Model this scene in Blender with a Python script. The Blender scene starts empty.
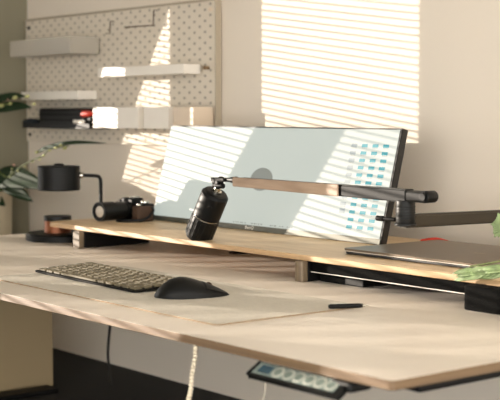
import bpy, bmesh, math, random
from mathutils import Vector, Matrix
random.seed(4)
S = bpy.context.scene
C = S.collection
F = 0.388                      # height of the desk top above the floor; the tables of coordinates below are relative to the desk top
PI = math.pi

# ------------------------------------------------------------------ materials
def lin(c):
    return tuple((x/12.92 if x <= .04045 else ((x+.055)/1.055)**2.4) for x in [v/255 for v in c])
def mat(name, rgb, rough=.6, metal=0, spec=.5, bump=0, bscale=200, var=0, vscale=8, emit=0, coat=0):
    m = bpy.data.materials.new(name); m.use_nodes = True
    n = m.node_tree.nodes; l = m.node_tree.links; b = n['Principled BSDF']
    c = lin(rgb) + (1,)
    b.inputs['Base Color'].default_value = c
    b.inputs['Roughness'].default_value = rough; b.inputs['Metallic'].default_value = metal
    b.inputs['Specular IOR Level'].default_value = spec
    b.inputs['Coat Weight'].default_value = coat
    if emit:
        b.inputs['Emission Color'].default_value = c; b.inputs['Emission Strength'].default_value = emit
    tc = n.new('ShaderNodeTexCoord')
    if var:
        t = n.new('ShaderNodeTexNoise'); t.inputs['Scale'].default_value = vscale; t.inputs['Detail'].default_value = 4
        r = n.new('ShaderNodeValToRGB')
        r.color_ramp.elements[0].position = .3; r.color_ramp.elements[1].position = .7
        r.color_ramp.elements[0].color = tuple(x*(1-var) for x in c[:3]) + (1,)
        r.color_ramp.elements[1].color = tuple(min(1, x*(1+var)) for x in c[:3]) + (1,)
        l.new(tc.outputs['Object'], t.inputs['Vector']); l.new(t.outputs['Fac'], r.inputs['Fac']); l.new(r.outputs['Color'], b.inputs['Base Color'])
    if bump:
        t = n.new('ShaderNodeTexNoise'); t.inputs['Scale'].default_value = bscale; t.inputs['Detail'].default_value = 3
        k = n.new('ShaderNodeBump'); k.inputs['Strength'].default_value = bump; k.inputs['Distance'].default_value = .002
        l.new(tc.outputs['Object'], t.inputs['Vector']); l.new(t.outputs['Fac'], k.inputs['Height']); l.new(k.outputs['Normal'], b.inputs['Normal'])
    return m
def wood(name, a, b_, scale=(1.5, 40, 40), rough=.5):
    m = bpy.data.materials.new(name); m.use_nodes = True
    n = m.node_tree.nodes; l = m.node_tree.links; b = n['Principled BSDF']
    tc = n.new('ShaderNodeTexCoord'); mp = n.new('ShaderNodeMapping'); mp.inputs['Scale'].default_value = scale
    t = n.new('ShaderNodeTexNoise'); t.inputs['Scale'].default_value = 1; t.inputs['Detail'].default_value = 5; t.inputs['Distortion'].default_value = .6
    r = n.new('ShaderNodeValToRGB'); r.color_ramp.elements[0].position = .35; r.color_ramp.elements[1].position = .65
    r.color_ramp.elements[0].color = lin(a) + (1,); r.color_ramp.elements[1].color = lin(b_) + (1,)
    l.new(tc.outputs['Object'], mp.inputs['Vector']); l.new(mp.outputs['Vector'], t.inputs['Vector'])
    l.new(t.outputs['Fac'], r.inputs['Fac']); l.new(r.outputs['Color'], b.inputs['Base Color'])
    b.inputs['Roughness'].default_value = rough
    return m
M = {
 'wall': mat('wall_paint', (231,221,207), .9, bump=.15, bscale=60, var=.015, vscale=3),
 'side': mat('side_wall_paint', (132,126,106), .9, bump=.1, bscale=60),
 'ceil': mat('ceiling_paint', (225,220,208), .95, var=.01),
 'floor': wood('dark_floor', (7,6,5), (11,10,9), (3, 30, 3), .85),
 'top': mat('desk_laminate', (232,221,208), .42, bump=.03, bscale=300, var=.012, vscale=6),
 'edge': wood('plywood_edge', (106,84,60), (128,102,74), (3, 3, 260), .5),
 'shelf': wood('oak_veneer', (214,184,144), (232,204,166), (2.0, 45, 45), .42),
 'shelfedge': wood('oak_edge', (186,152,112), (206,172,130), (2, 2, 200), .5),
 'legwood': wood('grey_plywood', (98,84,66), (124,108,86), (120, 4, 4), .6),
 'black': mat('black_metal', (7,7,7), .55, spec=.25, bump=.04),
 'blackp': mat('black_plastic', (9,10,9), .45, spec=.3),
 'satin': mat('satin_black', (8,9,9), .48, spec=.25),
 'felt': mat('black_felt', (11,11,10), .95, spec=.1, bump=.5, bscale=400, var=.25, vscale=120),
 'pad': mat('grey_felt', (210,203,190), .95, bump=.5, bscale=500, var=.05, vscale=150),
 'padedge': mat('felt_edge', (150,128,102), .8, var=.05),
 'key': mat('olive_keys', (112,102,80), .65, var=.03),
 'keyb': mat('keyboard_case', (22,20,16), .8, var=.03, spec=.2),
 'legend': mat('key_legend', (205,196,172), .5),
 'peg': mat('pegboard_paint', (222,212,196), .7, var=.01),
 'hole': mat('peg_hole', (168,160,146), .9),
 'white': mat('white_plastic', (238,232,222), .5, var=.01),
 'cream': mat('cream_plastic', (224,206,184), .55, var=.01),
 'cab': mat('beige_cabinet', (162,142,108), .7, var=.015, vscale=4),
 'frame': mat('monitor_shell', (30,29,27), .4),
 'silver': mat('monitor_strip', (104,104,94), .35, metal=.3),
 'lap': mat('laptop_lid', (112,98,82), .38, metal=.3, var=.02),
 'lapedge': mat('laptop_rim', (214,206,194), .4, metal=.2),
 'lapdark': mat('laptop_base', (34,34,34), .5),
 'mark': mat('faint_mark', (150,134,112), .4),
 'copper': mat('copper_cylinder', (150,92,62), .35, metal=.5, var=.05, vscale=30),
 'leaf': mat('leaf_green', (24,46,20), .7, spec=.2, var=.2, vscale=25),
 'leafl': mat('leaf_pale', (122,142,94), .5, var=.35, vscale=60),
 'bud': mat('flower_bud', (186,186,124), .7, var=.08, vscale=50),
 'budp': mat('flower_bud_pink', (214,160,140), .6, var=.08, vscale=50),
 'stem': mat('stem_green', (92,104,52), .6, var=.1),
 'soil': mat('potting_soil', (52,40,30), .95, bump=.6, var=.3, vscale=90),
 'pot': mat('cream_ceramic', (196,184,158), .5, var=.02),
 'chrome': mat('chrome', (200,198,190), .2, metal=1),
 'glass': mat('lens_painted_reflection', (208,198,184), .35, spec=.6),  # reflection on the glass painted as a pale base colour
 'lensin': mat('lens_coating', (205,180,150), .15, metal=.6),
 'grip': mat('camera_grip', (72,52,38), .8, bump=.6, bscale=600),
 'red': mat('red_cable', (200,52,32), .5),
 'rope': mat('white_braid', (236,222,196), .8, bump=.4, bscale=900),
 'cable': mat('black_cable', (30,28,22), .6),
 'gcable': mat('white_cable', (200,190,172), .6),
 'panel': mat('control_panel_face', (122,134,128), .35),
 'btn': mat('round_button', (112,124,116), .4),
 'btnring': mat('button_ring', (176,178,166), .4),
 'disp': mat('blue_display', (40,70,84), .15),
 'navy': mat('navy_cloth', (30,38,44), .9, bump=.4),
 'slat': mat('blind_slat', (235,230,220), .6, var=.01),
 'armsheen': wood('window_sheen', (150,124,102), (176,150,126), (8, 60, 60), .4),  # tan of window light on the black arm, put into the colour
}
# screen
def emis(name, rgb, e, base=None):
    m = mat(name, base or rgb, .45, spec=.3)
    b = m.node_tree.nodes['Principled BSDF']
    b.inputs['Emission Color'].default_value = lin(rgb) + (1,); b.inputs['Emission Strength'].default_value = e
    return m
SCB = (118,118,114)
M['screen'] = emis('lit_wallpaper', (192,202,195), .80, SCB)
M['avatar'] = emis('screen_disc', (150,158,152), .5, (100,100,96))
M['icon'] = emis('screen_icon', (40,158,172), .75, (40,84,90))
M['icong'] = emis('screen_icon_grey', (150,168,176), .55, (110,115,115))
M['icontext'] = emis('screen_text', (120,130,128), .35, (120,120,118))
def frosted():
    m = bpy.data.materials.new('frosted_plastic'); m.use_nodes = True
    n = m.node_tree.nodes; l = m.node_tree.links; b = n['Principled BSDF']
    b.inputs['Base Color'].default_value = lin((205,198,186)) + (1,); b.inputs['Roughness'].default_value = .3
    b.inputs['Alpha'].default_value = .5
    t = n.new('ShaderNodeTexNoise'); t.inputs['Scale'].default_value = 60
    k = n.new('ShaderNodeBump'); k.inputs['Strength'].default_value = .1; l.new(t.outputs['Fac'], k.inputs['Height']); l.new(k.outputs['Normal'], b.inputs['Normal'])
    return m
M['frost'] = frosted()

# ------------------------------------------------------------------ mesh helpers
def NB(): return bmesh.new()
def box(bm, x0, x1, y0, y1, z0, z1, bev=0, mi=0, seg=2, mtx=None):
    b = bmesh.new()
    bmesh.ops.create_cube(b, size=1)
    for v in b.verts:
        v.co = Vector((x0+(v.co.x+.5)*(x1-x0), y0+(v.co.y+.5)*(y1-y0), z0+(v.co.z+.5)*(z1-z0)))
    if bev: bmesh.ops.bevel(b, geom=list(b.edges), offset=bev, segments=seg, affect='EDGES', profile=.5)
    if mtx: bmesh.ops.transform(b, matrix=mtx, verts=b.verts)
    merge(bm, b, mi); return bm
def merge(bm, b, mi=0):
    off = {}
    for v in b.verts: off[v] = bm.verts.new(v.co)
    for f in b.faces:
        try:
            g = bm.faces.new([off[v] for v in f.verts]); g.material_index = mi; g.smooth = f.smooth
        except ValueError: pass
    b.free()
def basis(d):
    d = Vector(d).normalized(); a = Vector((0,0,1)) if abs(d.z) < .9 else Vector((1,0,0))
    u = d.cross(a).normalized(); return u, d.cross(u).normalized(), d
def lathe(bm, p0, d, prof, n=32, mi=0, sq=1.0):
    """profile of (distance along axis, radius) about an axis from p0 along d; sq squashes rings vertically"""
    u, w, d = basis(d); p0 = Vector(p0); rings = []
    for (t, r) in prof:
        if r < 1e-6: rings.append([bm.verts.new(p0+d*t)])
        else:
            ring = []
            for i in range(n):
                o = (u*math.cos(2*PI*i/n)+w*math.sin(2*PI*i/n))*r; o.z *= sq
                ring.append(bm.verts.new(p0+d*t+o))
            rings.append(ring)
    for a, b in zip(rings, rings[1:]):
        for i in range(n):
            j = (i+1) % n
            vs = ([a[0], b[j], b[i]] if len(a) == 1 else ([a[i], a[j], b[0]] if len(b) == 1 else [a[i], a[j], b[j], b[i]]))
            f = bm.faces.new(vs); f.smooth = True; f.material_index = mi
    for r, fl in ((rings[0], 1), (rings[-1], 0)):
        if len(r) > 1:
            f = bm.faces.new(r[::-1] if fl else r); f.material_index = mi
    return bm
def cyl(bm, p0, p1, r, n=24, bev=0, mi=0, sq=1.0):
    p0 = Vector(p0); p1 = Vector(p1); L = (p1-p0).length
    b = min(bev, r*.6, L*.4)
    prof = [(0, r-b), (b*.3, r-b*.3), (b, r), (L-b, r), (L-b*.3, r-b*.3), (L, r-b)] if bev else [(0, r), (L, r)]
    return lathe(bm, p0, p1-p0, prof, n, mi, sq)
def tube(bm, pts, r, n=10, mi=0, taper=None, flat=1.0):
    pts = [Vector(p) for p in pts]; rings = []
    u = None
    for i, p in enumerate(pts):
        d = (pts[min(i+1, len(pts)-1)]-pts[max(i-1, 0)]).normalized()
        if u is None: u = basis(d)[0]
        u = (u-d*u.dot(d)).normalized(); w = d.cross(u)
        rr = r*(taper[i] if taper else 1)
        rings.append([bm.verts.new(p+(u*math.cos(2*PI*k/n)+w*math.sin(2*PI*k/n)*flat)*rr) for k in range(n)])
    for a, b in zip(rings, rings[1:]):
        for i in range(n):
            f = bm.faces.new([a[i], a[(i+1) % n], b[(i+1) % n], b[i]]); f.smooth = True; f.material_index = mi
    bm.faces.new(rings[0][::-1]); bm.faces.new(rings[-1])
    return bm
def curve(ctrl, n=8):
    """Catmull-Rom through control points"""
    c = [Vector(p) for p in ctrl]; c = [c[0]*2-c[1]] + c + [c[-1]*2-c[-2]]; out = []
    for i in range(1, len(c)-2):
        for k in range(n):
            t = k/n; a, b, d, e = c[i-1], c[i], c[i+1], c[i+2]
            out.append(.5*((2*b)+(d-a)*t+(2*a-5*b+4*d-e)*t*t+(3*b-a-3*d+e)*t**3))
    out.append(c[-2]); return out
def prism(bm, poly, z0, z1, mi_side=0, mi_top=0, bev=0):
    b = bmesh.new()
    lo = [b.verts.new((x, y, z0)) for x, y in poly]; hi = [b.verts.new((x, y, z1)) for x, y in poly]
    b.faces.new(lo[::-1]); b.faces.new(hi)
    n = len(poly)
    for i in range(n): b.faces.new([lo[i], lo[(i+1) % n], hi[(i+1) % n], hi[i]])
    bmesh.ops.recalc_face_normals(b, faces=b.faces)
    if bev:
        es = [e for e in b.edges if abs(e.verts[0].co.z-e.verts[1].co.z) < 1e-7]
        bmesh.ops.bevel(b, geom=es, offset=bev, segments=2, affect='EDGES', profile=.5)
    off = {v: bm.verts.new(v.co) for v in b.verts}
    b.normal_update()
    for f in b.faces:
        g = bm.faces.new([off[v] for v in f.verts]); g.material_index = mi_top if f.normal.z > .9 else mi_side
    b.free(); return bm
def rrect(x0, x1, y0, y1, r, n=6, rs=None):
    rs = rs or (r, r, r, r); out = []
    for (cx, cy, a, q) in ((x1-rs[0], y0+rs[0], -90, rs[0]), (x1-rs[1], y1-rs[1], 0, rs[1]), (x0+rs[2], y1-rs[2], 90, rs[2]), (x0+rs[3], y0+rs[3], 180, rs[3])):
        for k in range(n+1):
            t = math.radians(a+90*k/n); out.append((cx+q*math.cos(t), cy+q*math.sin(t)))
    return out
def sphere(bm, c, r, sx=1, sy=1, sz=1, mi=0, n=10, d=None):
    b = bmesh.new(); bmesh.ops.create_uvsphere(b, u_segments=n, v_segments=max(6, n//2+1), radius=r)
    m = Matrix.Diagonal((sx, sy, sz, 1))
    if d is not None: m = Vector(d).to_track_quat('Z', 'Y').to_matrix().to_4x4() @ m
    bmesh.ops.transform(b, matrix=Matrix.Translation(Vector(c)) @ m, verts=b.verts)
    for f in b.faces: f.smooth = True
    merge(bm, b, mi); return bm
def worldpos(o):
    v = Vector((0,0,0))
    while o is not None: v = v+o.location; o = o.parent
    return v
def obj(name, bm, mats, parent=None, local=False, label=None, recalc=True):
    """link the shapes as one mesh object; coordinates are relative to the desk top unless local"""
    if recalc: bmesh.ops.recalc_face_normals(bm, faces=bm.faces)
    for e_ in bm.edges:
        if len(e_.link_faces) == 2 and e_.calc_face_angle(0) > .6: e_.smooth = False
    me = bpy.data.meshes.new(name)
    if not local:
        org = worldpos(parent)-Vector((0,0,F))
        bmesh.ops.translate(bm, vec=-org, verts=bm.verts)
    bm.to_mesh(me); bm.free()
    for m in (mats if isinstance(mats, (list, tuple)) else [mats]): me.materials.append(m)
    o = bpy.data.objects.new(name, me); C.objects.link(o)
    if parent: o.parent = parent
    if label: o['label'] = label
    return o
def thing(name, label, cat, loc, rz=0, group=None):
    o = bpy.data.objects.new(name, None); C.objects.link(o); o.empty_display_size = .02
    o.location = (loc[0], loc[1], loc[2]+F); o.rotation_euler = (0, 0, rz)
    o['label'] = label; o['category'] = cat
    if group: o['group'] = group
    return o
def tag(o, label, cat, group=None):
    """a thing that is a single mesh: move its origin to its base"""
    vs = o.data.vertices; n = len(vs)
    lo = Vector((min(v.co.x for v in vs)+max(v.co.x for v in vs), min(v.co.y for v in vs)+max(v.co.y for v in vs), 2*min(v.co.z for v in vs)))/2
    o.data.transform(Matrix.Translation(-lo)); o.location = lo
    o['label'] = label; o['category'] = cat
    if group: o['group'] = group
    return o
def struct(name, bm, m, recalc=True):
    o = obj(name, bm, m, recalc=recalc); o['kind'] = 'structure'; return o
def smooth(o):
    for p in o.data.polygons: p.use_smooth = True

# ------------------------------------------------------------------ the room
b = NB(); box(b, -4.6, 2.2, -2.4, .9, -F-.05, -F); struct('floor', b, M['floor'])
b = NB(); box(b, -2.4, 2.2, .9, .98, -F, 1.05); struct('wall_back', b, M['wall'])
b = NB(); box(b, -4.6, 2.2, -2.4, .98, 1.05, 1.1); struct('ceiling', b, M['ceil'])
b = NB(); box(b, -4.6, -.6, -2.46, -2.4, -F, 1.05); struct('shading_wall_front', b, M['wall'])  # unseen part-wall added to block sky light and darken the left side
# side wall: runs from the back corner towards the room at an angle, with a row of tall windows
O = Vector((-2.4, .9, 0)); e = Vector((-.5, -.866, 0)); q = Vector((-.866, .5, 0))     # along, outward
def wallbox(bm, t0, t1, z0, z1, d0=0, d1=.008, mi=0):
    m = Matrix(((e.x, q.x, 0, O.x), (e.y, q.y, 0, O.y), (0, 0, 1, 0), (0, 0, 0, 1)))
    return box(bm, t0, t1, d0, d1, z0, z1, 0, mi, 2, m)
SL_ = .475                      # how far the sun travels along y for each unit along x
TX = lambda x, y=.9: (.9-y+SL_*(2.4+x))/(.866-.5*SL_)
panes = [(TX(-1.96), TX(-1.608)), (TX(-1.318), TX(-.803))]
for k in range(1, 7): panes.append((TX(-1.318+.775*k), TX(-.803+.775*k)))
panes = [p_ for p_ in panes if p_[1] < 3.75]
WZ0, WZ1 = -.34, .80
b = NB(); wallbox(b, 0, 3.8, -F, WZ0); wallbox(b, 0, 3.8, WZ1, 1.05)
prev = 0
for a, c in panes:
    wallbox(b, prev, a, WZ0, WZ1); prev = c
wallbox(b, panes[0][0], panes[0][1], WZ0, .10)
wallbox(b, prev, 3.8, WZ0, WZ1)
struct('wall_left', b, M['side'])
PITCH = .0147
for i, (a, c) in enumerate(panes):
    b = NB(); wz = .10 if i == 0 else WZ0
    for (t0, t1) in ((a, a+.003), (c-.003, c)): wallbox(b, t0, t1, wz, WZ1, .002, .010)
    wallbox(b, a, c, wz, wz+.006, .002, .010); wallbox(b, a, c, WZ1-.02, WZ1, .002, .010)
    w = struct('window_%d' % (i+1), b, M['white'])
    b = NB(); z = wz+.01
    while z < WZ1-.02:
        wallbox(b, a+.003, c-.003, z, z+.0036, .005, .0065); z += PITCH
    s = obj('venetian_blind', b, M['slat'], w)

# unseen drape added at the first window; its slanted edge shapes the sun patch
b = NB(); g = []
for i in range(25):
    z = .02+(.80-.02)*i/24
    te = panes[0][1]-.025-max(0, .66-z)*.45
    g.append([b.verts.new(O+e*(panes[0][0]-.03+max(.01, te-panes[0][0]+.03)*k/14)-q*(.012+.005*math.sin(k*1.7))+Vector((0, 0, z))) for k in range(15)])
for a_, c_ in zip(g, g[1:]):
    for k in range(14): b.faces.new([a_[k], a_[k+1], c_[k+1], c_[k]])
o = obj('sun_mask_curtain', b, M['side']); sm = o.modifiers.new('t', 'SOLIDIFY'); sm.thickness = .001
tag(o, 'unseen olive drape shaped to slant the sun patch on the pegboard', 'sun_mask_curtain')

# ------------------------------------------------------------------ desk
desk = thing('desk', 'wide standing desk with pale laminate top and plywood edge', 'desk', (-.89, .43, -F))
b = NB(); prism(b, rrect(-1.78, 0, 0, .87, .006, 3), -.0115, 0, 0, 1, .0006)
obj('desk_top', b, [M['edge'], M['top']], desk)
b = NB(); box(b, -.062, -.03, .075, .82, -.029, -.0115, .003); obj('side_rail', b, M['black'], desk)
b = NB(); box(b, -1.77, -1.74, .04, .82, -.0265, -.0115, .003); obj('side_rail', b, M['black'], desk)
b = NB(); box(b, -1.74, -.062, .42, .46, -.0265, -.0115, .002); obj('cross_beam', b, M['black'], desk)
for x, ly_ in ((-1.777, .18), (-.14, .42)):
    b = NB(); box(b, x, x+.045, ly_, ly_+.04, -F+.012, -.0265, .003)
    box(b, x+.006, x+.039, ly_+.006, ly_+.034, -.2, -.03, .002)
    box(b, x-.005, x+.05, .1, .60, -F, -F+.012, .004)
    obj('leg', b, M['black'], desk)
# tilted control panel under the front edge
cp = Vector((-.2215, -.0005, -.0135)); ux = Vector((.148, 0, 0)); dn = Vector((0, -.0170, -.0105))
nn = Vector((0, -.0105, .0170)).normalized()*1.0
def cpt(u, v, h=0): return cp+ux*u+dn*v+(-nn if nn.z < 0 else nn)*h
def quadbox(bm, u0, u1, v0, v1, h0, h1, mi=0, bev=0):
    bb = bmesh.new(); bmesh.ops.create_cube(bb, size=1)
    for v in bb.verts:
        v.co = cpt(u0+(v.co.x+.5)*(u1-u0), v0+(v.co.y+.5)*(v1-v0), h0+(v.co.z+.5)*(h1-h0))
    if bev: bmesh.ops.bevel(bb, geom=list(bb.edges), offset=bev, segments=2, affect='EDGES')
    merge(bm, bb, mi); return bm
b = NB(); quadbox(b, -.03, 1.03, -.02, 1.10, -.006, 0, 0, .0015)
box(b, -.094, -.06, -.006, .03, -.024, -.0116, .004)
cpan = obj('control_panel', b, M['blackp'], desk, label='black angled desk control panel with buttons')
b = NB(); quadbox(b, 0, .98, .02, .93, -.001, .0006, 0, .0003); obj('face_plate', b, M['panel'], cpan)
b = NB(); quadbox(b, .05, .19, .18, .78, .0002, .0012, 0, .0003); obj('display', b, M['disp'], cpan)
for k in range(6):
    c0 = cpt(.28+k*.126, .5, .0004)
    b = NB(); lathe(b, c0, nn, [(0, .0088), (.0008, .0088), (.0012, .0070)], 28)
    lathe(b, c0+nn*.0013, nn, [(0, .0060), (.0004, .0056)], 28, 1)
    obj('button', b, [M['btnring'], M['btn']], cpan)

# under the desk: cabinet and cables
cab = thing('drawer_cabinet', 'plain beige drawer cabinet on the dark floor under the left end of the desk', 'cabinet', (-1.975, .46, -F))
b = NB(); box(b, -2.15, -1.805, .30, .63, -F, -.03, .003); obj('body', b, M['cab'], cab)
for k in range(3):
    z0 = -F+.012+k*.113
    b = NB(); box(b, -2.142, -1.813, .292, .30, z0, z0+.108, .002); d = obj('drawer', b, M['cab'], cab)
    b = NB(); box(b, -2.01, -1.94, .284, .292, z0+.08, z0+.086, .001); obj('handle', b, M['black'], d)
b = NB(); tube(b, curve([(-1.722, .75, -.0117), (-1.722, .75, -.12), (-1.725, .75, -.2), (-1.742, .75, -.30), (-1.738, .75, -.345), (-1.715, .74, -.384)]), .0035)
tag(obj('power_cable', b, M['cable']), 'thin dark cable hanging to the floor behind the desk beside the beige cabinet', 'cable')
b = NB(); P = curve([(-.366, .006, -.0125), (-.368, .006, -.03), (-.376, .007, -.055), (-.380, .008, -.075), (-.390, .01, -.1), (-.41, .02, -.16), (-.43, .03, -.25), (-.44, .05, -.383)], 6)
tube(b, P, .0022, 8)
L = 0
acc = [P[0]]
for a, c in zip(P, P[1:]):
    L += (c-a).length
    while L > .0052: L -= .0052; acc.append(c-(c-a).normalized()*L)
for p in acc: sphere(b, p, .0036, 1, 1, .75)
tag(obj('braided_cord', b, M['rope']), 'knotted cream cord hanging from the front edge of the desk', 'cord')
b = NB(); tube(b, curve([(-.285, .05, -.0118), (-.279, .05, -.045), (-.277, .05, -.065), (-.286, .05, -.09), (-.31, .05, -.2), (-.3, .08, -.386)]), .0012, 8)
tag(obj('thin_cable', b, M['gcable']), 'thin pale cable hanging below the desk control panel', 'cable')

# ------------------------------------------------------------------ desk pad, pen
pad = NB(); prism(pad, rrect(-1.07, -.409, .073, .352, .012, 5), 0, .0022, 0, 1, .0003)
o = obj('desk_pad', pad, [M['padedge'], M['pad']]); tag(o, 'large grey felt desk pad under the keyboard and mouse', 'desk pad')
pen = thing('pen', 'short black pen lying on the right corner of the grey desk pad', 'pen', (-.404, .313, .0022))
pa, pb = Vector((-.4170, .287, .0058)), Vector((-.3900, .340, .0058)); pd = (pb-pa).normalized()
b = NB(); lathe(b, pa, pd, [(0, .0024), (.003, .0036), (.045, .0036), (.052, .0028)], 18); obj('barrel', b, M['black'], pen)
b = NB(); lathe(b, pa+pd*.052, pd, [(0, .0026), (.008, .0007), (.010, .0004)], 14); obj('tip', b, M['chrome'], pen, label='bright metal tip')
b = NB(); box(b, -.0008, .0008, .002, .026, 0, .0007, 0, 0, 2, Matrix.Translation(pa+Vector((0,0,.0038))) @ pd.to_track_quat('Y', 'Z').to_matrix().to_4x4()); obj('clip', b, M['chrome'], pen)

# ------------------------------------------------------------------ keyboard
kb = thing('keyboard', 'slim olive brown keyboard on the desk pad', 'keyboard', (-1.078, .168, .0022), math.radians(-2.0))
KW, KD = .345, .122
tilt = math.radians(2)
T = Matrix.Rotation(tilt, 4, 'X')
b = NB(); prism(b, rrect(0, KW, 0, KD, .008, 5), .0008, .0040, 0, 0, .0008); bmesh.ops.transform(b, matrix=T, verts=b.verts)
obj('case', b, M['keyb'], kb, True)
for x in (.03, KW-.05):
    b = NB(); box(b, x, x+.02, KD-.02, KD-.008, .0, .005, .001); obj('foot', b, M['black'], kb, True)
rows = [[1.3]+[1]*12+[1.5], [1]*13+[1.8], [1.5]+[1]*12+[1.3], [1.8]+[1]*11+[2.0], [2.2]+[1]*10+[1.4, 1.2], [1.2, 1.1, 1.1, 5.2, 1.1, 1.1, 1, 1, 1]]
rd_ = (KD-.008)/6
for r, ws in enumerate(rows):
    tot = sum(ws); x = .005; sc = (KW-.010)/tot; y1 = KD-.004-r*rd_
    for w in ws:
        b = NB(); box(b, x+.0028, x+w*sc-.0028, y1-rd_+.0026, y1-.0026, .0036, .0078, .0009, 0, 1)
        box(b, x+w*sc*.5-.002, x+w*sc*.5+.0022, y1-rd_*.62, y1-rd_*.42, .00781, .00792, 0, 1)
        bmesh.ops.transform(b, matrix=T, verts=b.verts)
        obj('key', b, [M['key'], M['legend']], kb, True); x += w*sc

# ------------------------------------------------------------------ mouse
ma, mb_ = Vector((-.677, .156, 0)), Vector((-.634, .270, 0)); md = (mb_-ma).normalized(); ML = (mb_-ma).length
mouse = thing('mouse', 'black sculpted wireless mouse on the grey desk pad', 'mouse', ((ma.x+mb_.x)/2, (ma.y+mb_.y)/2, .0022))
def mouse_pt(t, a):
    # t along the body (0 = palm end), a round the section from side to side
    t = min(max(t, 0), 1); c_ = abs(2*t-1)
    wd = .038*max(0, 1-c_**2.4)**.5*(1-.18*t)
    x_ = (.36-t)/.36 if t < .36 else (t-.36)/.64
    ht = .0315*(max(0, 1-x_**1.9)**.72 if t < .36 else max(0, 1-x_**1.35)**.95)
    s = math.cos(a); h = math.sin(a)**.8 if math.sin(a) > 0 else 0
    side = Vector((md.y, -md.x, 0))
    lean = .10*ht
    return ma+md*(t*ML)+side*(s*wd+lean)+Vector((0,0,.0024+h*ht))
def surf(bm, t0, t1, a0, a1, nt=20, na=20, grow=0, mi=0, close=True):
    g = []
    for i in range(nt+1):
        row = []
        for j in range(na+1):
            p = mouse_pt(t0+(t1-t0)*(.5-.5*math.cos(PI*i/nt)), a0+(a1-a0)*j/na)
            if grow: p = p+(p-(ma+md*(.45*ML)+Vector((0,0,.0)))).normalized()*grow
            row.append(bm.verts.new(p))
        g.append(row)
    for i in range(nt):
        for j in range(na):
            f = bm.faces.new([g[i][j], g[i+1][j], g[i+1][j+1], g[i][j+1]]); f.smooth = True; f.material_index = mi
    if close:
        per = [g[i][0] for i in range(nt+1)]+[g[nt][j] for j in range(1, na+1)]+[g[i][na] for i in range(nt-1, -1, -1)]+[g[0][j] for j in range(na-1, 0, -1)]
        bm.faces.new(per)
    return bm
b = NB(); surf(b, .0, 1, 0, PI); obj('shell', b, M['satin'], mouse)
for a0, a1 in ((PI*.16, PI*.46), (PI*.52, PI*.84)):
    b = NB(); surf(b, .62, .95, a0, a1, 10, 8, .0004, 0, False); x = obj('button', b, M['black'], mouse)
    sm = x.modifiers.new('s', 'SOLIDIFY'); sm.thickness = .0006
wc = mouse_pt(.72, PI*.49)
b = NB(); cyl(b, wc+Vector((-.004, .001, -.001)), wc+Vector((.004, -.001, -.001)), .0042, 18, .001); obj('scroll_wheel', b, M['grip'], mouse)

# ------------------------------------------------------------------ monitor shelf
ST = .0465
ms = thing('monitor_shelf', 'long oak desk shelf on black legs across the back of the desk', 'shelf', (-.88, .64, 0))
b = NB(); prism(b, rrect(-1.575, -.155, .474, .835, .05, 8, (.02, .02, .05, .04)), .0365, ST, 0, 1, .0015)
obj('board', b, [M['shelfedge'], M['shelf']], ms)
b = NB(); box(b, -1.428, -1.402, .462, .474, .0, .0365, .001); 
box(b, -1.428, -1.402, .474, .645, 0, .0365, .003, 1)
obj('leg', b, [M['legwood'], M['black']], ms, label='black leg with pale wooden front')
b = NB(); box(b, -.700, -.679, .466, .478, .0, .0362, .002)
box(b, -.700, -.679, .478, .70, 0, .0365, .002, 1)
obj('leg', b, [M['legwood'], M['black']], ms, label='black leg with grey wooden front')
b = NB(); prism(b, rrect(-.303, -.185, .447, .60, .014, 6), 0, .0365, 0, 0, .002); obj('leg', b, M['felt'], ms, label='rounded black block leg')
b = NB(); box(b, -.679, -.305, .488, .80, .0175, .0195, .0004); box(b, -.679, -.305, .486, .490, .0175, .0365, 0, 1)
# cut-back front: an open tray, high-backed
tr = obj('tray', b, [M['black'], M['felt']], ms)
b = NB(); box(b, -.679, -.305, .4844, .4860, .0165, .0178, .0002); obj('tray_highlight', b, M['white'], ms, label='thin painted highlight along the tray edge')  # white strip paints the highlight on the tray's lower edge
b = NB(); box(b, -.674, -.565, .50, .68, 0, .012, .002)  # dark slab put in as the shadow under the shelf
tag(obj('shadow_slab', b, M['black']), 'thin black slab standing for the shadow under the shelf tray', 'shadow_slab')
b = NB(); lathe(b, (-1.117, .672, 0), (0,0,1), [(0, .020), (.002, .020), (.003, .017), (.003, .008), (.0012, .007)], 28)
tag(obj('cable_grommet', b, M['black']), 'small round black cable cap on the desk below the middle of the oak shelf', 'cable cap')

# ------------------------------------------------------------------ monitor
m0 = Vector((-1.461, .69, .0476)); W, H = .743, .2215
up = Vector((0, .0560, .2150)).normalized(); nr = Vector((0, -up.z, up.y))
mon = thing('monitor', 'large monitor showing a pale desktop with blue icons, on the oak shelf', 'monitor', (m0.x+W/2, .74, ST))
def mp(u, v, h=0): return m0+Vector((u, 0, 0))+up*v+nr*h
def mbox(bm, u0, u1, v0, v1, h0, h1, mi=0, bev=0):
    bb = bmesh.new(); bmesh.ops.create_cube(bb, size=1)
    for v in bb.verts: v.co = mp(u0+(v.co.x+.5)*(u1-u0), v0+(v.co.y+.5)*(v1-v0), h0+(v.co.z+.5)*(h1-h0))
    if bev: bmesh.ops.bevel(bb, geom=list(bb.edges), offset=bev, segments=2, affect='EDGES')
    merge(bm, bb, mi); return bm
b = NB(); mbox(b, 0, W, 0, H, -.017, -.0006, 0, .0012); mbox(b, .15, .58, .02, .17, -.035, -.017, 0, .006)
obj('case', b, M['frame'], mon)
b = NB(); mbox(b, .002, W-.002, .0, .0105, -.001, .0008, 0, .0004); strip = obj('chin', b, M['silver'], mon, label='grey lower bezel strip')
b = NB()
SB, SR, STp, SL = .0105, W-.0055, H-.003, .003
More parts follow.
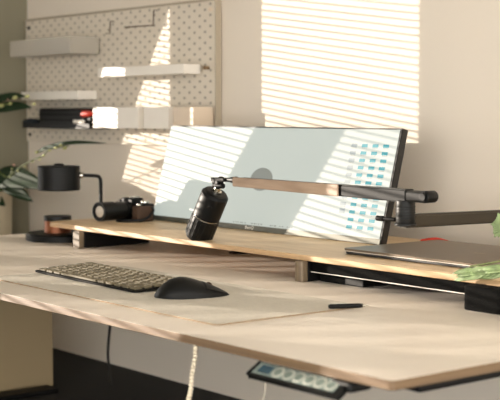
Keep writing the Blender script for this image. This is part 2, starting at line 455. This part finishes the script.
def sq(u0, u1, v0, v1, h, mi):
    f = b.faces.new([b.verts.new(mp(u0, v0, h)), b.verts.new(mp(u1, v0, h)), b.verts.new(mp(u1, v1, h)), b.verts.new(mp(u0, v1, h))]); f.material_index = mi
mbox(b, SL, SR, SB, STp, -.0006, .0002, 0)
# desktop drawing: disc, icon columns, line of small text
f = b.faces.new([b.verts.new(mp(.364+.036*math.cos(2*PI*k/40), .1085+.0245*math.sin(2*PI*k/40), .0005)) for k in range(40)]); f.material_index = 1
cols = (.6235, .6525, .6815, .7100)
for r in range(12):
    v = .0275+r*.0144
    for ci, u in enumerate(cols):
        if ci == 0 and r < 3: continue
        mi = 3 if ci == 0 else 2
        w = .0084
        sq(u-w, u+w*.9, v-.0030, v+.0036, .0005, mi)
        sq(u-w*.8, u+w*.8, v-.0052, v-.0044, .0005, 4)
sq(cols[0]-.007, cols[0]+.008, .052, .062, .0006, 3)
for k in range(26):
    u = .30+k*.0075+random.uniform(-.001, .001)
    if k in (6, 7, 13, 14, 15, 19, 22): continue
    sq(u, u+random.uniform(.002, .006), .0135, .0155, .0005, 4)
obj('screen', b, [M['screen'], M['avatar'], M['icon'], M['icong'], M['icontext']], mon, recalc=False)
def text_mesh(s, size, mtx, m, parent, name):
    cu = bpy.data.curves.new(name, 'FONT'); cu.body = s; cu.size = size; cu.align_x = 'CENTER'; cu.align_y = 'CENTER'; cu.extrude = .0001
    to = bpy.data.objects.new(name, cu); C.objects.link(to)
    bpy.context.view_layer.update()
    me = bpy.data.meshes.new_from_object(to); bpy.data.objects.remove(to)
    bb = bmesh.new(); bb.from_mesh(me); bmesh.ops.transform(bb, matrix=mtx, verts=bb.verts)
    return obj(name, bb, m, parent)
R3 = Matrix((Vector((1,0,0)), up, nr)).transposed().to_4x4()
text_mesh('BenQ', .0105, Matrix.Translation(mp(.357, .0052, .0011)) @ R3 @ Matrix.Diagonal((1.15, .85, 1, 1)), emis('logo_white', (235,232,222), .25), strip, 'logo')
b = NB(); box(b, -1.12, -1.04, .765, .785, ST+.004, .17, .004); obj('stand', b, M['frame'], mon)
b = NB(); prism(b, rrect(-1.19, -.97, .735, .825, .02, 6), ST, ST+.004, 0, 0, .001); obj('base', b, M['frame'], mon)

# ------------------------------------------------------------------ microphone arm
AX, AY = -.577, .62
FIT = Matrix.Translation((.0731, -.0736, .0215)) @ Matrix.Scale(.926, 4)   # the boom was drawn at y .62; it swings 12 cm in front of that, over the shelf edge
arm = thing('boom_stand', 'black low boom arm with painted window light on its front reaching across the monitor', 'microphone arm', (AX, .85, 0))
b = NB()
def barx(bm, x0, z0, h0, x1, z1, h1, y0, y1, mi=0, bev=.002):
    bb = bmesh.new(); bmesh.ops.create_cube(bb, size=1)
    for v in bb.verts:
        f_ = v.co.x+.5
        v.co = Vector((x0+(x1-x0)*f_, y0+(v.co.y+.5)*(y1-y0), z0+(z1-z0)*f_+v.co.z*(h0+(h1-h0)*f_)))
    bmesh.ops.bevel(bb, geom=list(bb.edges), offset=bev, segments=3, affect='EDGES'); merge(bm, bb, mi)
barx(b, -1.045, .1530, .0170, -.575, .1478, .0225, .608, .632)
cyl(b, (-.531, .607, .1485), (-.531, .633, .1485), .0105, 28, .002)
box(b, -.60, -.530, .609, .631, .1380, .1575, .004)
b.transform(FIT); obj('upper_arm', b, M['satin'], arm)
b = NB(); barx(b, -1.052, .1532, .0185, -.742, .1498, .0218, .6045, .6085, 0, .0014)  # striped tan strip imitates window light on the black arm
b.transform(FIT); obj('arm_sheen_strip', b, M['armsheen'], arm, label='pale strip painted as window light on the arm')
b = NB(); cyl(b, (-.533, .6045, .1485), (-.533, .607, .1485), .0075, 24, .001)
b.transform(FIT); obj('pivot_cap', b, M['blackp'], arm)
b = NB(); cyl(b, (-.586, .62, .098), (-.586, .62, .140), .0165, 36, .002)
cyl(b, (-.586, .62, .0955), (-.586, .62, .100), .019, 36, .001)
for k in range(5): cyl(b, (-.586, .62, .108+k*.005), (-.586, .62, .110+k*.005), .0174, 36, .0006)
b.transform(FIT); obj('joint', b, M['blackp'], arm)
b = NB(); 
bb = bmesh.new(); bmesh.ops.create_cube(bb, size=1)
for v in bb.verts:
    t = v.co.y+.5; v.co = Vector((-.4695-.0305*t+v.co.x*.020, .492+.366*t, .1180-.0095*t+v.co.z*.0215))
bmesh.ops.bevel(bb, geom=list(bb.edges), offset=.003, segments=3, affect='EDGES'); merge(b, bb)

obj('lower_arm', b, mat('bronze_black', (52,45,34), .5, spec=.3), arm)
b = NB(); cyl(b, (-.646, .612, .1055), (-.602, .612, .1055), .0036, 16, .001); cyl(b, (-.648, .612, .1055), (-.630, .612, .1055), .0048, 16, .001); b.transform(FIT); obj('tension_knob', b, M['black'], arm)
b = NB(); cyl(b, (-.50, .852, .0), (-.50, .852, .1165), .0115, 28, .002); obj('post', b, M['black'], arm)
b = NB(); box(b, -.52, -.48, .838, .878, 0, .006, .001); box(b, -.52, -.48, .871, .878, -.03, .006, .001); box(b, -.52, -.48, .848, .878, -.03, -.026, .001)
cyl(b, (-.50, .856, -.026), (-.50, .856, -.0117), .005, 16); obj('clamp', b, M['black'], arm)
b = NB()
lathe(b, (-1.052, .62, .1555), (-1, 0, .0), [(0, .006), (.006, .0075), (.020, .006), (.03, .0042), (.048, .004), (.052, .0058), (.06, .0058), (.062, .004)], 20)
box(b, -1.134, -1.090, .612, .628, .1505, .1585, .002)
box(b, -1.130, -1.118, .611, .629, .1455, .158, .003)
box(b, -1.122, -1.109, .612, .628, .1440, .154, .002)
cyl(b, (-1.132, .62, .1420), (-1.101, .62, .1420), .0058, 18, .001)
b.transform(FIT); obj('mic_mount', b, M['satin'], arm)

# microphone hangs from the mount
mt, mb2 = Vector((-1.1185, .62, .1380)), Vector((-1.1815, .615, .0315))
md2 = (mb2-mt).normalized(); mL = (mb2-mt).length
mic = thing('microphone', 'black cylindrical microphone hanging tilted from the boom arm', 'microphone', FIT @ mb2)
b = NB(); lathe(b, mt, md2, [(0, .0075), (.006, .0075), (.007, .0105), (.012, .0105)], 24); b.transform(FIT); obj('threaded_collar', b, M['chrome'], mic, label='bright metal collar')
b = NB(); lathe(b, mt, md2, [(.011, .018), (.012, .0240), (.018, .0290), (mL*.56, .0290)], 40); b.transform(FIT); obj('body', b, M['satin'], mic)
b = NB(); lathe(b, mt, md2, [(mL*.56, .0283), (mL*.56+.0022, .0283)], 40); b.transform(FIT); obj('ring', b, M['chrome'], mic, label='thin metal ring')
b = NB(); lathe(b, mt, md2, [(mL*.56+.0022, .0292), (mL*.96, .0292), (mL, .026), (mL+.001, .015)], 40)
for k in range(20):
    a = 2*PI*k/20; u, w, _ = basis(md2); o_ = (u*math.cos(a)+w*math.sin(a))*.0290
    tube(b, [mt+md2*(mL*.60)+o_, mt+md2*(mL*.93)+o_], .0012, 6)
b.transform(FIT); obj('grille', b, M['blackp'], mic)
b = NB(); u, w, _ = basis(md2); fr = Vector((.777, -.626, 0)); fr = (fr-md2*fr.dot(md2)).normalized()
cyl(b, mt+md2*.035+fr*.0275, mt+md2*.035+fr*.0305, .004, 18, .0006); b.transform(FIT); obj('dial', b, M['black'], mic)

# ------------------------------------------------------------------ laptop, red cable
lap = thing('laptop', 'closed dark grey laptop lying on the right end of the oak shelf', 'laptop', (-.47, .69, ST))
LX0, LX1, LY0, LY1 = -.655, -.315, .535, .775
b = NB(); prism(b, rrect(LX0+.002, LX1-.002, LY0+.002, LY1-.002, .01, 5), ST+.001, ST+.0055, 0, 0, .001); obj('base', b, M['lapdark'], lap)
b = NB(); prism(b, rrect(LX0+.0005, LX1-.0005, LY0+.0005, LY1-.0005, .01, 5), ST+.0055, ST+.0068, 0, 0, 0); obj('rim', b, M['lapedge'], lap, label='thin silvery rim')
b = NB(); prism(b, rrect(LX0, LX1, LY0, LY1, .01, 5), ST+.0068, ST+.0105, 0, 0, .0008); lid = obj('lid', b, M['lap'], lap)
for dx in (0, .0125):
    b = NB(); x = -.46+dx; z = ST+.0106
    box(b, x, x+.0015, .648, .662, z-.0002, z+.0001); box(b, x+.006, x+.0075, .648, .662, z-.0002, z+.0001); box(b, x, x+.0075, .654, .656, z-.0002, z+.0001)
    obj('maker_mark', b, M['mark'], lid, label='faint bronze mark')
for x, y in ((-.63, .56), (-.34, .56), (-.63, .75), (-.34, .75)):
    b = NB(); cyl(b, (x, y, ST), (x, y, ST+.0012), .006, 14); obj('rubber_foot', b, M['black'], lap)
b = NB(); tube(b, curve([(-.705, .785, ST+.0033), (-.69, .79, ST+.007), (-.675, .797, ST+.008), (-.66, .81, ST+.0033)]), .0032)
tag(obj('red_cable', b, M['red']), 'short red cable lying on the oak shelf behind the laptop', 'cable')

# ------------------------------------------------------------------ photo camera
cx0, cy0 = -1.480, .655
cam_t = thing('camera', 'black photo camera standing on the left end of the oak shelf', 'camera', (cx0, cy0, ST))
b = NB(); prism(b, rrect(cx0-.062, cx0+.062, cy0-.016, cy0+.018, .010, 5), ST+.002, ST+.040, 0, 0, .003)
obj('body', b, M['black'], cam_t)
b = NB(); prism(b, [(cx0-.022, cy0-.018), (cx0+.018, cy0-.018), (cx0+.014, cy0+.016), (cx0-.016, cy0+.016)], ST+.038, ST+.0515, 0, 0, .003); obj('viewfinder_hump', b, M['black'], cam_t)
b = NB(); prism(b, rrect(cx0+.036, cx0+.066, cy0-.032, cy0+.012, .009, 5), ST+.001, ST+.036, 0, 0, .003); obj('grip', b, M['grip'], cam_t, label='brown textured grip')
lx, lz = cx0-.004, ST+.023
b = NB(); lathe(b, (lx, cy0-.014, lz), (0,-1,0), [(0, .027), (.012, .027), (.013, .0245), (.04, .0245), (.041, .0275), (.074, .0275), (.076, .0255), (.076, .0215), (.070, .019)], 40, 0, .78)
ln = obj('lens_barrel', b, M['blackp'], cam_t)
b = NB(); lathe(b, (lx, cy0-.085, lz), (0,-1,0), [(0, .0222), (.003, .0195), (.006, .012), (.0072, 0)], 36, 0, .78); obj('front_glass', b, M['glass'], ln, label='front glass with its reflection painted pale')
b = NB(); lathe(b, (lx, cy0-.0892, lz), (0,-1,0), [(0, .0272), (.0022, .0272), (.0022, .0225), (0, .0225)], 40, 0, .78); obj('filter_ring', b, M['blackp'], ln)
b = NB(); cyl(b, (cx0+.045, cy0, ST+.04), (cx0+.045, cy0, ST+.046), .009, 24, .001); obj('mode_dial', b, M['chrome'], cam_t, label='bright dial')
b = NB(); cyl(b, (cx0-.045, cy0, ST+.04), (cx0-.045, cy0, ST+.0455), .009, 24, .001); obj('mode_dial', b, M['black'], cam_t)
b = NB(); cyl(b, (cx0+.052, cy0-.02, ST+.036), (cx0+.052, cy0-.02, ST+.040), .005, 18, .001); obj('shutter_button', b, M['chrome'], cam_t)
b = NB(); box(b, cx0-.008, cx0+.008, cy0-.006, cy0+.012, ST+.0515, ST+.054, .0006); obj('hot_shoe', b, M['chrome'], cam_t)
b = NB(); tube(b, curve([(cx0+.062, cy0+.003, ST+.034), (cx0+.078, cy0, ST+.026), (cx0+.075, cy0-.02, ST+.008), (cx0+.05, cy0-.05, ST+.0035), (cx0+.02, cy0-.06, ST+.003), (cx0-.01, cy0-.03, ST+.003)]), .003, 8, 0, None, .5)
obj('strap', b, M['black'], cam_t)
b = NB(); box(b, cx0-.042, cx0+.057, cy0-.03, cy0+.014, ST, ST+.004, .001)
obj('base_plate', b, M['black'], cam_t)

# ------------------------------------------------------------------ desk lamp
lx0, ly0 = -1.5956, .5394
lampo = thing('desk_lamp', 'small black table lamp with cylinder shade, beside the left shelf end', 'lamp', (lx0, ly0, 0))
b = NB(); lathe(b, (lx0, ly0, 0), (0,0,1), [(0, .084), (.002, .087), (.013, .087), (.0165, .084), (.017, .07)], 56); obj('base', b, M['satin'], lampo)
b = NB(); lathe(b, (-1.607, .53, .017), (0,0,1), [(0, .031), (.027, .031)], 36); cc = obj('copper_ring', b, M['copper'], lampo, label='copper cylinder on the base')
b = NB(); lathe(b, (-1.607, .53, .044), (0,0,1), [(0, .0315), (.010, .0315), (.011, .029)], 36); obj('dimmer_cap', b, M['blackp'], lampo)
sc_ = Vector((-1.611, .537, 0))
b = NB()
px_, py_ = -1.545, .608
ring = [(px_, py_, .015), (px_, py_, .08), (px_, py_, .130)]
ring += [(px_-.0055+.0055*math.cos(t)*1, py_-.006+.006*math.cos(t), .132+.014*math.sin(t)) for t in [PI/2*k/5 for k in range(1, 6)]]
ring += [(-1.566, .585, .1475), (-1.585, .566, .1475)]
tube(b, ring, .0042, 12); obj('stem', b, M['satin'], lampo)
b = NB(); lathe(b, (sc_.x, sc_.y, .113), (0,0,1), [(.001, .044), (0, .047), (.002, .0485), (.054, .0485), (.056, .047), (.057, .03)], 56)
sh = obj('shade', b, M['satin'], lampo, label='black cylinder shade')
b = NB(); lathe(b, (sc_.x, sc_.y, .170), (0,0,1), [(0, .012), (.003, .012), (.0045, .009), (.005, .003)], 24); obj('finial', b, M['black'], lampo)
b = NB(); cyl(b, (-1.580, .571, .1475), (-1.572, .579, .1475), .007, 16, .001); obj('swivel', b, M['chrome'], lampo)

# ------------------------------------------------------------------ pegboard and what hangs on it
PX0, PX1, PZ0, PZ1 = -2.385, -1.467, .208, .558
pg = thing('pegboard', 'large cream pegboard mounted on the wall behind the lamp', 'pegboard', ((PX0+PX1)/2, .89, PZ0))
b = NB(); box(b, PX0, PX1, .886, .896, PZ0, PZ1, .0015)
n = 0
def holes(bm, x0, z0):
    x = x0
    while x < PX1-.02:
        z = z0
        while z < PZ1-.008:
            f = bm.faces.new([bm.verts.new((x+.0052*math.cos(a), .8857, z+.0034*math.sin(a))) for a in [2*PI*k/10 for k in range(10)]]); f.material_index = 1
            z += .0262
        x += .0425
holes(b, PX0+.02, PZ0+.014); holes(b, PX0+.02+.02125, PZ0+.014+.0131)
obj('board', b, [M['peg'], M['hole']], pg, recalc=False)
b = NB(); box(b, PX0, PX1, .880, .898, PZ1-.002, PZ1+.003, .001); box(b, PX1-.002, PX1+.001, .880, .898, PZ0, PZ1+.003, .001)
obj('rim', b, mat('pegboard_rim', (176,164,144), .6), pg)
for x in (PX0+.022, PX1-.025):
    for z in (PZ0+.02, PZ1-.022):
        b = NB(); lathe(b, (x, .8857, z), (0,-1,0), [(0, .007), (.003, .007), (.004, .004)], 16, 0, .7); obj('screw', b, M['black'] if x < -2 else M['cream'], pg)
for x in (PX0+.1, PX1-.1):
    b = NB(); box(b, x, x+.02, .896, .9, PZ0+.05, PZ1-.05); obj('wall_spacer', b, M['cream'], pg)
BK = .8857
def openbox(bm, x0, x1, y0, y1, z0, z1, t=.003, mi=0):
    box(bm, x0, x1, y0, y1, z0, z0+t, 0, mi); box(bm, x0, x1, y0, y0+t, z0+t, z1, 0, mi); box(bm, x0, x1, y1-t, y1, z0+t, z1, 0, mi)
    box(bm, x0, x0+t, y0+t, y1-t, z0+t, z1, 0, mi); box(bm, x1-t, x1, y0+t, y1-t, z0+t, z1, 0, mi)
def hooks(parent, xs, z):
    for x in xs:
        b = NB(); box(b, x-.004, x+.004, BK-.006, BK-.0002, z-.006, z+.006, .001); obj('hook', b, M['cream'], parent)
def frontbox(name, label, cat, x0, x1, y0, z0, z1, m, group=None, part='tray'):
    t = thing(name, label, cat, ((x0+x1)/2, (y0+BK)/2, z0), 0, group)
    b = NB(); openbox(b, x0, x1, y0, BK-.0062, z0, z1); obj(part, b, m, t)
    hooks(t, (x0+(x1-x0)*.2, x0+(x1-x0)*.8), z0+(z1-z0)*.6)
    return t
frontbox('hanging_tray', 'frosted grey see-through tray near the upper left corner of the pegboard', 'tray', -2.30, -1.975, .788, .447, .492, M['frost'])
frontbox('wall_shelf', 'white ledge shelf half in sunlight on the middle right of the pegboard', 'shelf', -1.905, -1.525, .83, .384, .407, M['white'], 'ledge shelves on the pegboard')
frontbox('wall_shelf', 'white ledge shelf on the left of the pegboard, just above the black pouch', 'shelf', -2.295, -1.99, .82, .327, .350, M['white'], 'ledge shelves on the pegboard')
frontbox('storage_bin', 'leftmost white storage bin on the pegboard, beside the black pouch', 'bin', -1.915, -1.705, .82, .252, .3045, M['white'], 'storage bins on the pegboard', 'tub')
frontbox('storage_bin', 'white storage bin in the middle of the three bins on the pegboard', 'bin', -1.680, -1.575, .82, .252, .3045, M['white'], 'storage bins on the pegboard', 'tub')
frontbox('storage_bin', 'rightmost cream storage bin on the pegboard above the monitor corner', 'bin', -1.555, -1.475, .82, .252, .3045, M['cream'], 'storage bins on the pegboard', 'tub')
b = NB(); cyl(b, (-1.50, BK-.0002, .398), (-1.50, BK-.016, .398), .0045, 16, .001); tag(obj('peg', b, mat('brown_peg', (132,108,80), .6)), 'small brown peg at the right end of the middle ledge shelf', 'peg')
wr = thing('wire_rack', 'thin dark wire rack at the top of the pegboard', 'rack', (-1.79, .87, .50))
b = NB(); tube(b, [(-1.71, .884, .547), (-1.71, .872, .547), (-1.71, .87, .513), (-1.71, .87, .509), (-1.84, .87, .511), (-1.84, .884, .511)], .0014, 6)
obj('wire', b, M['grip'], wr)
b = NB(); tube(b, [(-1.91, .884, .53), (-1.91, .872, .53), (-1.91, .870, .498), (-1.91, .858, .498)], .0014, 6); obj('wire', b, M['grip'], wr)
# black pouch ledge
t = thing('black_ledge', 'narrow black ledge on the lower left of the pegboard', 'shelf', (-2.12, .85, .25))
b = NB(); openbox(b, -2.29, -1.935, .82, BK-.0062, .248, .262); obj('tray', b, M['black'], t); hooks(t, (-2.2, -2.0), .256)
b = NB(); sq_ = prism(b, rrect(-2.225, -1.94, .832, .872, .012, 5), .2512, .303, 0, 0, .006)
po = obj('pouch', b, M['black']); tag(po, 'soft black pouch standing on the narrow black ledge of the pegboard', 'pouch'); 
b = NB(); 
for z in (.27, .285): box(b, -2.22, -1.945, .8305, .8322, z, z+.002)
z_ = obj('zip', b, M['felt']); z_.parent = po; z_.matrix_parent_inverse = Matrix.Identity(4); z_.location = (-po.location.x, -po.location.y, -po.location.z); z_.data.transform(Matrix.Identity(4))
b = NB(); lathe(b, (-2.285, .845, .2512), (0,0,1), [(0, .024), (.016, .025), (.022, .018), (.024, 0)], 24)
tag(obj('cloth_roll', b, M['navy']), 'low dark blue cloth roll at the left end of the narrow black ledge', 'cloth')
b = NB(); lathe(b, (-1.978, .826, .287), (1, .05, .04), [(0, .002), (.004, .0085), (.03, .0085), (.044, .005), (.05, 0)], 20)
kr = obj('red_marker', b, M['red']); tag(kr, 'red round-ended gadget lying in front of the black pouch', 'gadget')
b = NB(); box(b, -2.02, -1.967, .8215, .829, .262, .272, .003)
tag(obj('white_tag', b, M['white']), 'small white label tag at the front of the narrow black ledge', 'tag')

# ------------------------------------------------------------------ plants
def leaf(bm, pts, width, mi=0, fold=.25, n=8, nrm=Vector((.55, -.75, .35))):
    P = curve(pts, n); N = len(P)-1; rows_ = []
    for i, p in enumerate(P):
        t = i/N; w = width*(math.sin(PI*(t**.75))**.8 if 0 < t < 1 else 0)+.0004
        d = (P[min(i+1, N)]-P[max(i-1, 0)]).normalized(); s = d.cross(nrm).normalized(); u_ = s.cross(d).normalized()
        rows_.append([bm.verts.new(p+s*w*k+u_*abs(k)*w*fold) for k in (-1, -.5, 0, .5, 1)])
    for a, c in zip(rows_, rows_[1:]):
        for k in range(4):
            f = bm.faces.new([a[k], a[k+1], c[k+1], c[k]]); f.smooth = True; f.material_index = mi
def leafobj(name, pts, width, m, parent, **k):
    b = NB(); leaf(b, pts, width, **k); o = obj(name, b, m, parent)
    s = o.modifiers.new('t', 'SOLIDIFY'); s.thickness = .0008; return o
def Lp(a, h, y=.75): return (-2.290+.0058*a-.000006*a*a+(y-.75)*-.9, y, .3185+(103-h)*(.00281-.0000033*a))
fp = thing('flowering_plant', 'leafy green plant with pale buds in a tall cream planter left of the desk', 'plant', (-2.368, .745, -F))
b = NB(); lathe(b, (-2.368, .745, -F), (0,0,1), [(0, .058), (.01, .062), (F+.058, .072), (F+.066, .072), (F+.066, .066), (F+.048, .064)], 48); obj('planter', b, M['pot'], fp)
b = NB(); lathe(b, (-2.368, .745, .045), (0,0,1), [(0, .062), (.008, .062), (.012, .04), (.013, 0)], 32); obj('soil', b, M['soil'], fp)
b = NB()
tube(b, curve([(-2.368, .745, .05), (-2.32, .75, .14), Lp(-14, 160), Lp(5, 177), Lp(12, 171)]), .003, 8)
tube(b, curve([(-2.368, .745, .05), (-2.34, .75, .22), Lp(-14, 108), Lp(10, 104)]), .003, 8)
tube(b, curve([(-2.368, .745, .05), (-2.32, .75, .16), Lp(-2, 190), Lp(14, 172), Lp(25, 164), Lp(40, 157), Lp(50, 150), Lp(68, 147)]), .0016, 8)
obj('stem', b, M['stem'], fp)
leafobj('leaf', [Lp(-10, 184), Lp(6, 178), Lp(26, 181), Lp(49, 190)], .032, M['leaf'], fp)
leafobj('leaf', [Lp(-6, 178), Lp(6, 184), Lp(18, 193), Lp(32, 202)], .022, M['leaf'], fp)
leafobj('leaf', [Lp(-16, 102), Lp(0, 99), Lp(14, 96.5), Lp(27, 97)], .012, M['leaf'], fp)
leafobj('leaf', [Lp(-18, 106), Lp(0, 108), Lp(18, 107), Lp(32, 108)], .016, M['leaf'], fp)
leafobj('leaf', [Lp(36, 153), Lp(50, 147.5), Lp(75, 143.5), Lp(106, 145)], .0065, M['leaf'], fp)
leafobj('leaf', [Lp(-30, 180), Lp(-20, 186), Lp(-8, 196), Lp(4, 206)], .03, M['leaf'], fp)
for (px, py, r, sx, kind) in [(2, 106, .010, 2, 0), (11, 104, .008, 1.6, 0), (16, 98, .010, 2, 0), (28, 97, .009, 2.2, 0), (35, 104.5, .007, 1.8, 0), (9, 100, .006, 1, 1),
        (37, 152.5, .007, 2, 0), (44, 156, .0055, 1.6, 0), (50, 151, .0055, 1.6, 0), (56, 148.5, .006, 2, 0), (65, 149, .0075, 2.2, 0), (61, 146, .006, 2, 0),
        (33, 162, .0048, 1.4, 0), (25, 167, .0045, 1.2, 0), (18, 171, .0045, 1.2, 0), (12, 169, .0045, 1.2, 0), (14, 165, .0055, 1.2, 1), (40, 160, .005, 1.4, 0)]:
    b = NB(); sphere(b, Lp(px, py, .745), r, .55, .55, sx*.6, 0, 10, (1, 0, .15)); obj('flower_bud', b, M['budp' if kind else 'bud'], fp)

rp = thing('potted_plant', 'pale green feathery plant drooping over the right end of the laptop', 'plant', (-.205, .545, ST))
b = NB(); lathe(b, (-.205, .545, ST), (0,0,1), [(0, .03), (.03, .036), (.034, .036), (.034, .032), (.028, .031)], 32); obj('pot', b, M['pot'], rp)
b = NB(); lathe(b, (-.205, .545, ST+.024), (0,0,1), [(0, .0305), (.003, .02), (.004, 0)], 24); obj('soil', b, M['soil'], rp)
b = NB(); tube(b, curve([(-.205, .545, ST+.026), (-.212, .51, ST+.05), (-.225, .475, ST+.035), (-.30, .464, ST+.016)]), .0015, 6)
tube(b, curve([(-.205, .545, ST+.026), (-.26, .56, ST+.055), (-.322, .565, ST+.07)]), .0013, 6); obj('stem', b, M['stem'], rp)
random.seed(9)
# drooping spray, crossing the laptop's front right corner
for k in range(22):
    t = k/21
    s = Vector((-.225, .468, .066)).lerp(Vector((-.296, .461, .0525)), t)
    L_ = .036*(1-.2*t)
    lo = k % 3
    tip = s+Vector((-L_*1.1, random.uniform(-.004, .004)-.004, (-.017, -.010, -.003)[lo]*(1-.35*t)+random.uniform(-.002, .001)))
    mid = (s+tip)/2+Vector((0, 0, (-.002, .001, .003)[lo]))
    leafobj('leaflet', [s, mid, tip], .0040, M['leafl'], rp, n=5, nrm=Vector((.6, -.7, .45)))
# upright tuft
for k in range(16):
    a = PI*(.40+1.2*k/15); s = Vector((-.322, .565, .116))
    L_ = random.uniform(.017, .023)
    d = Vector((.63*math.cos(a), .78*math.cos(a), math.sin(a)*1.0))
    leafobj('leaflet', [s, s+d*L_*.55+Vector((0, 0, .001)), s+d*L_], .0046, M['leafl'], rp, n=5, nrm=Vector((.6, -.7, .3)))

# ------------------------------------------------------------------ light
sun = bpy.data.lights.new('sun', 'SUN'); sun.energy = 9; sun.angle = math.radians(.13); sun.color = (1, .88, .75)
so = bpy.data.objects.new('sun', sun); C.objects.link(so)
so.rotation_euler = Vector((1, SL_, -.098)).to_track_quat('-Z', 'Y').to_euler(); so.location = (-4, -1, 2)
w = bpy.data.worlds.new('daylight'); S.world = w; w.use_nodes = True
bg = w.node_tree.nodes['Background']; bg.inputs['Color'].default_value = (1, .97, .92, 1); bg.inputs['Strength'].default_value = 4.7

# ------------------------------------------------------------------ camera
cd = bpy.data.cameras.new('camera'); co = bpy.data.objects.new('camera', cd); C.objects.link(co)
cd.sensor_width = 36; cd.sensor_fit = 'HORIZONTAL'; cd.lens = 1298.9/500*36; cd.clip_start = .05
X_ = Vector((.627809, -.05201846, .77662728)); Y_ = Vector((.77836743, .04195661, -.62640545)); Z_ = Vector((0, .99776436, .06683021))
R_ = Matrix((X_, Y_, Z_)).to_4x4()
co.matrix_world = Matrix.Translation(Vector((.98797, -.99489, .29025+F))) @ R_
cd.dof.use_dof = True; cd.dof.focus_distance = 2.2; cd.dof.aperture_fstop = 7.5
S.camera = co
S.view_settings.view_transform = 'Standard'; S.view_settings.look = 'None'; S.view_settings.exposure = 0; S.view_settings.gamma = 1
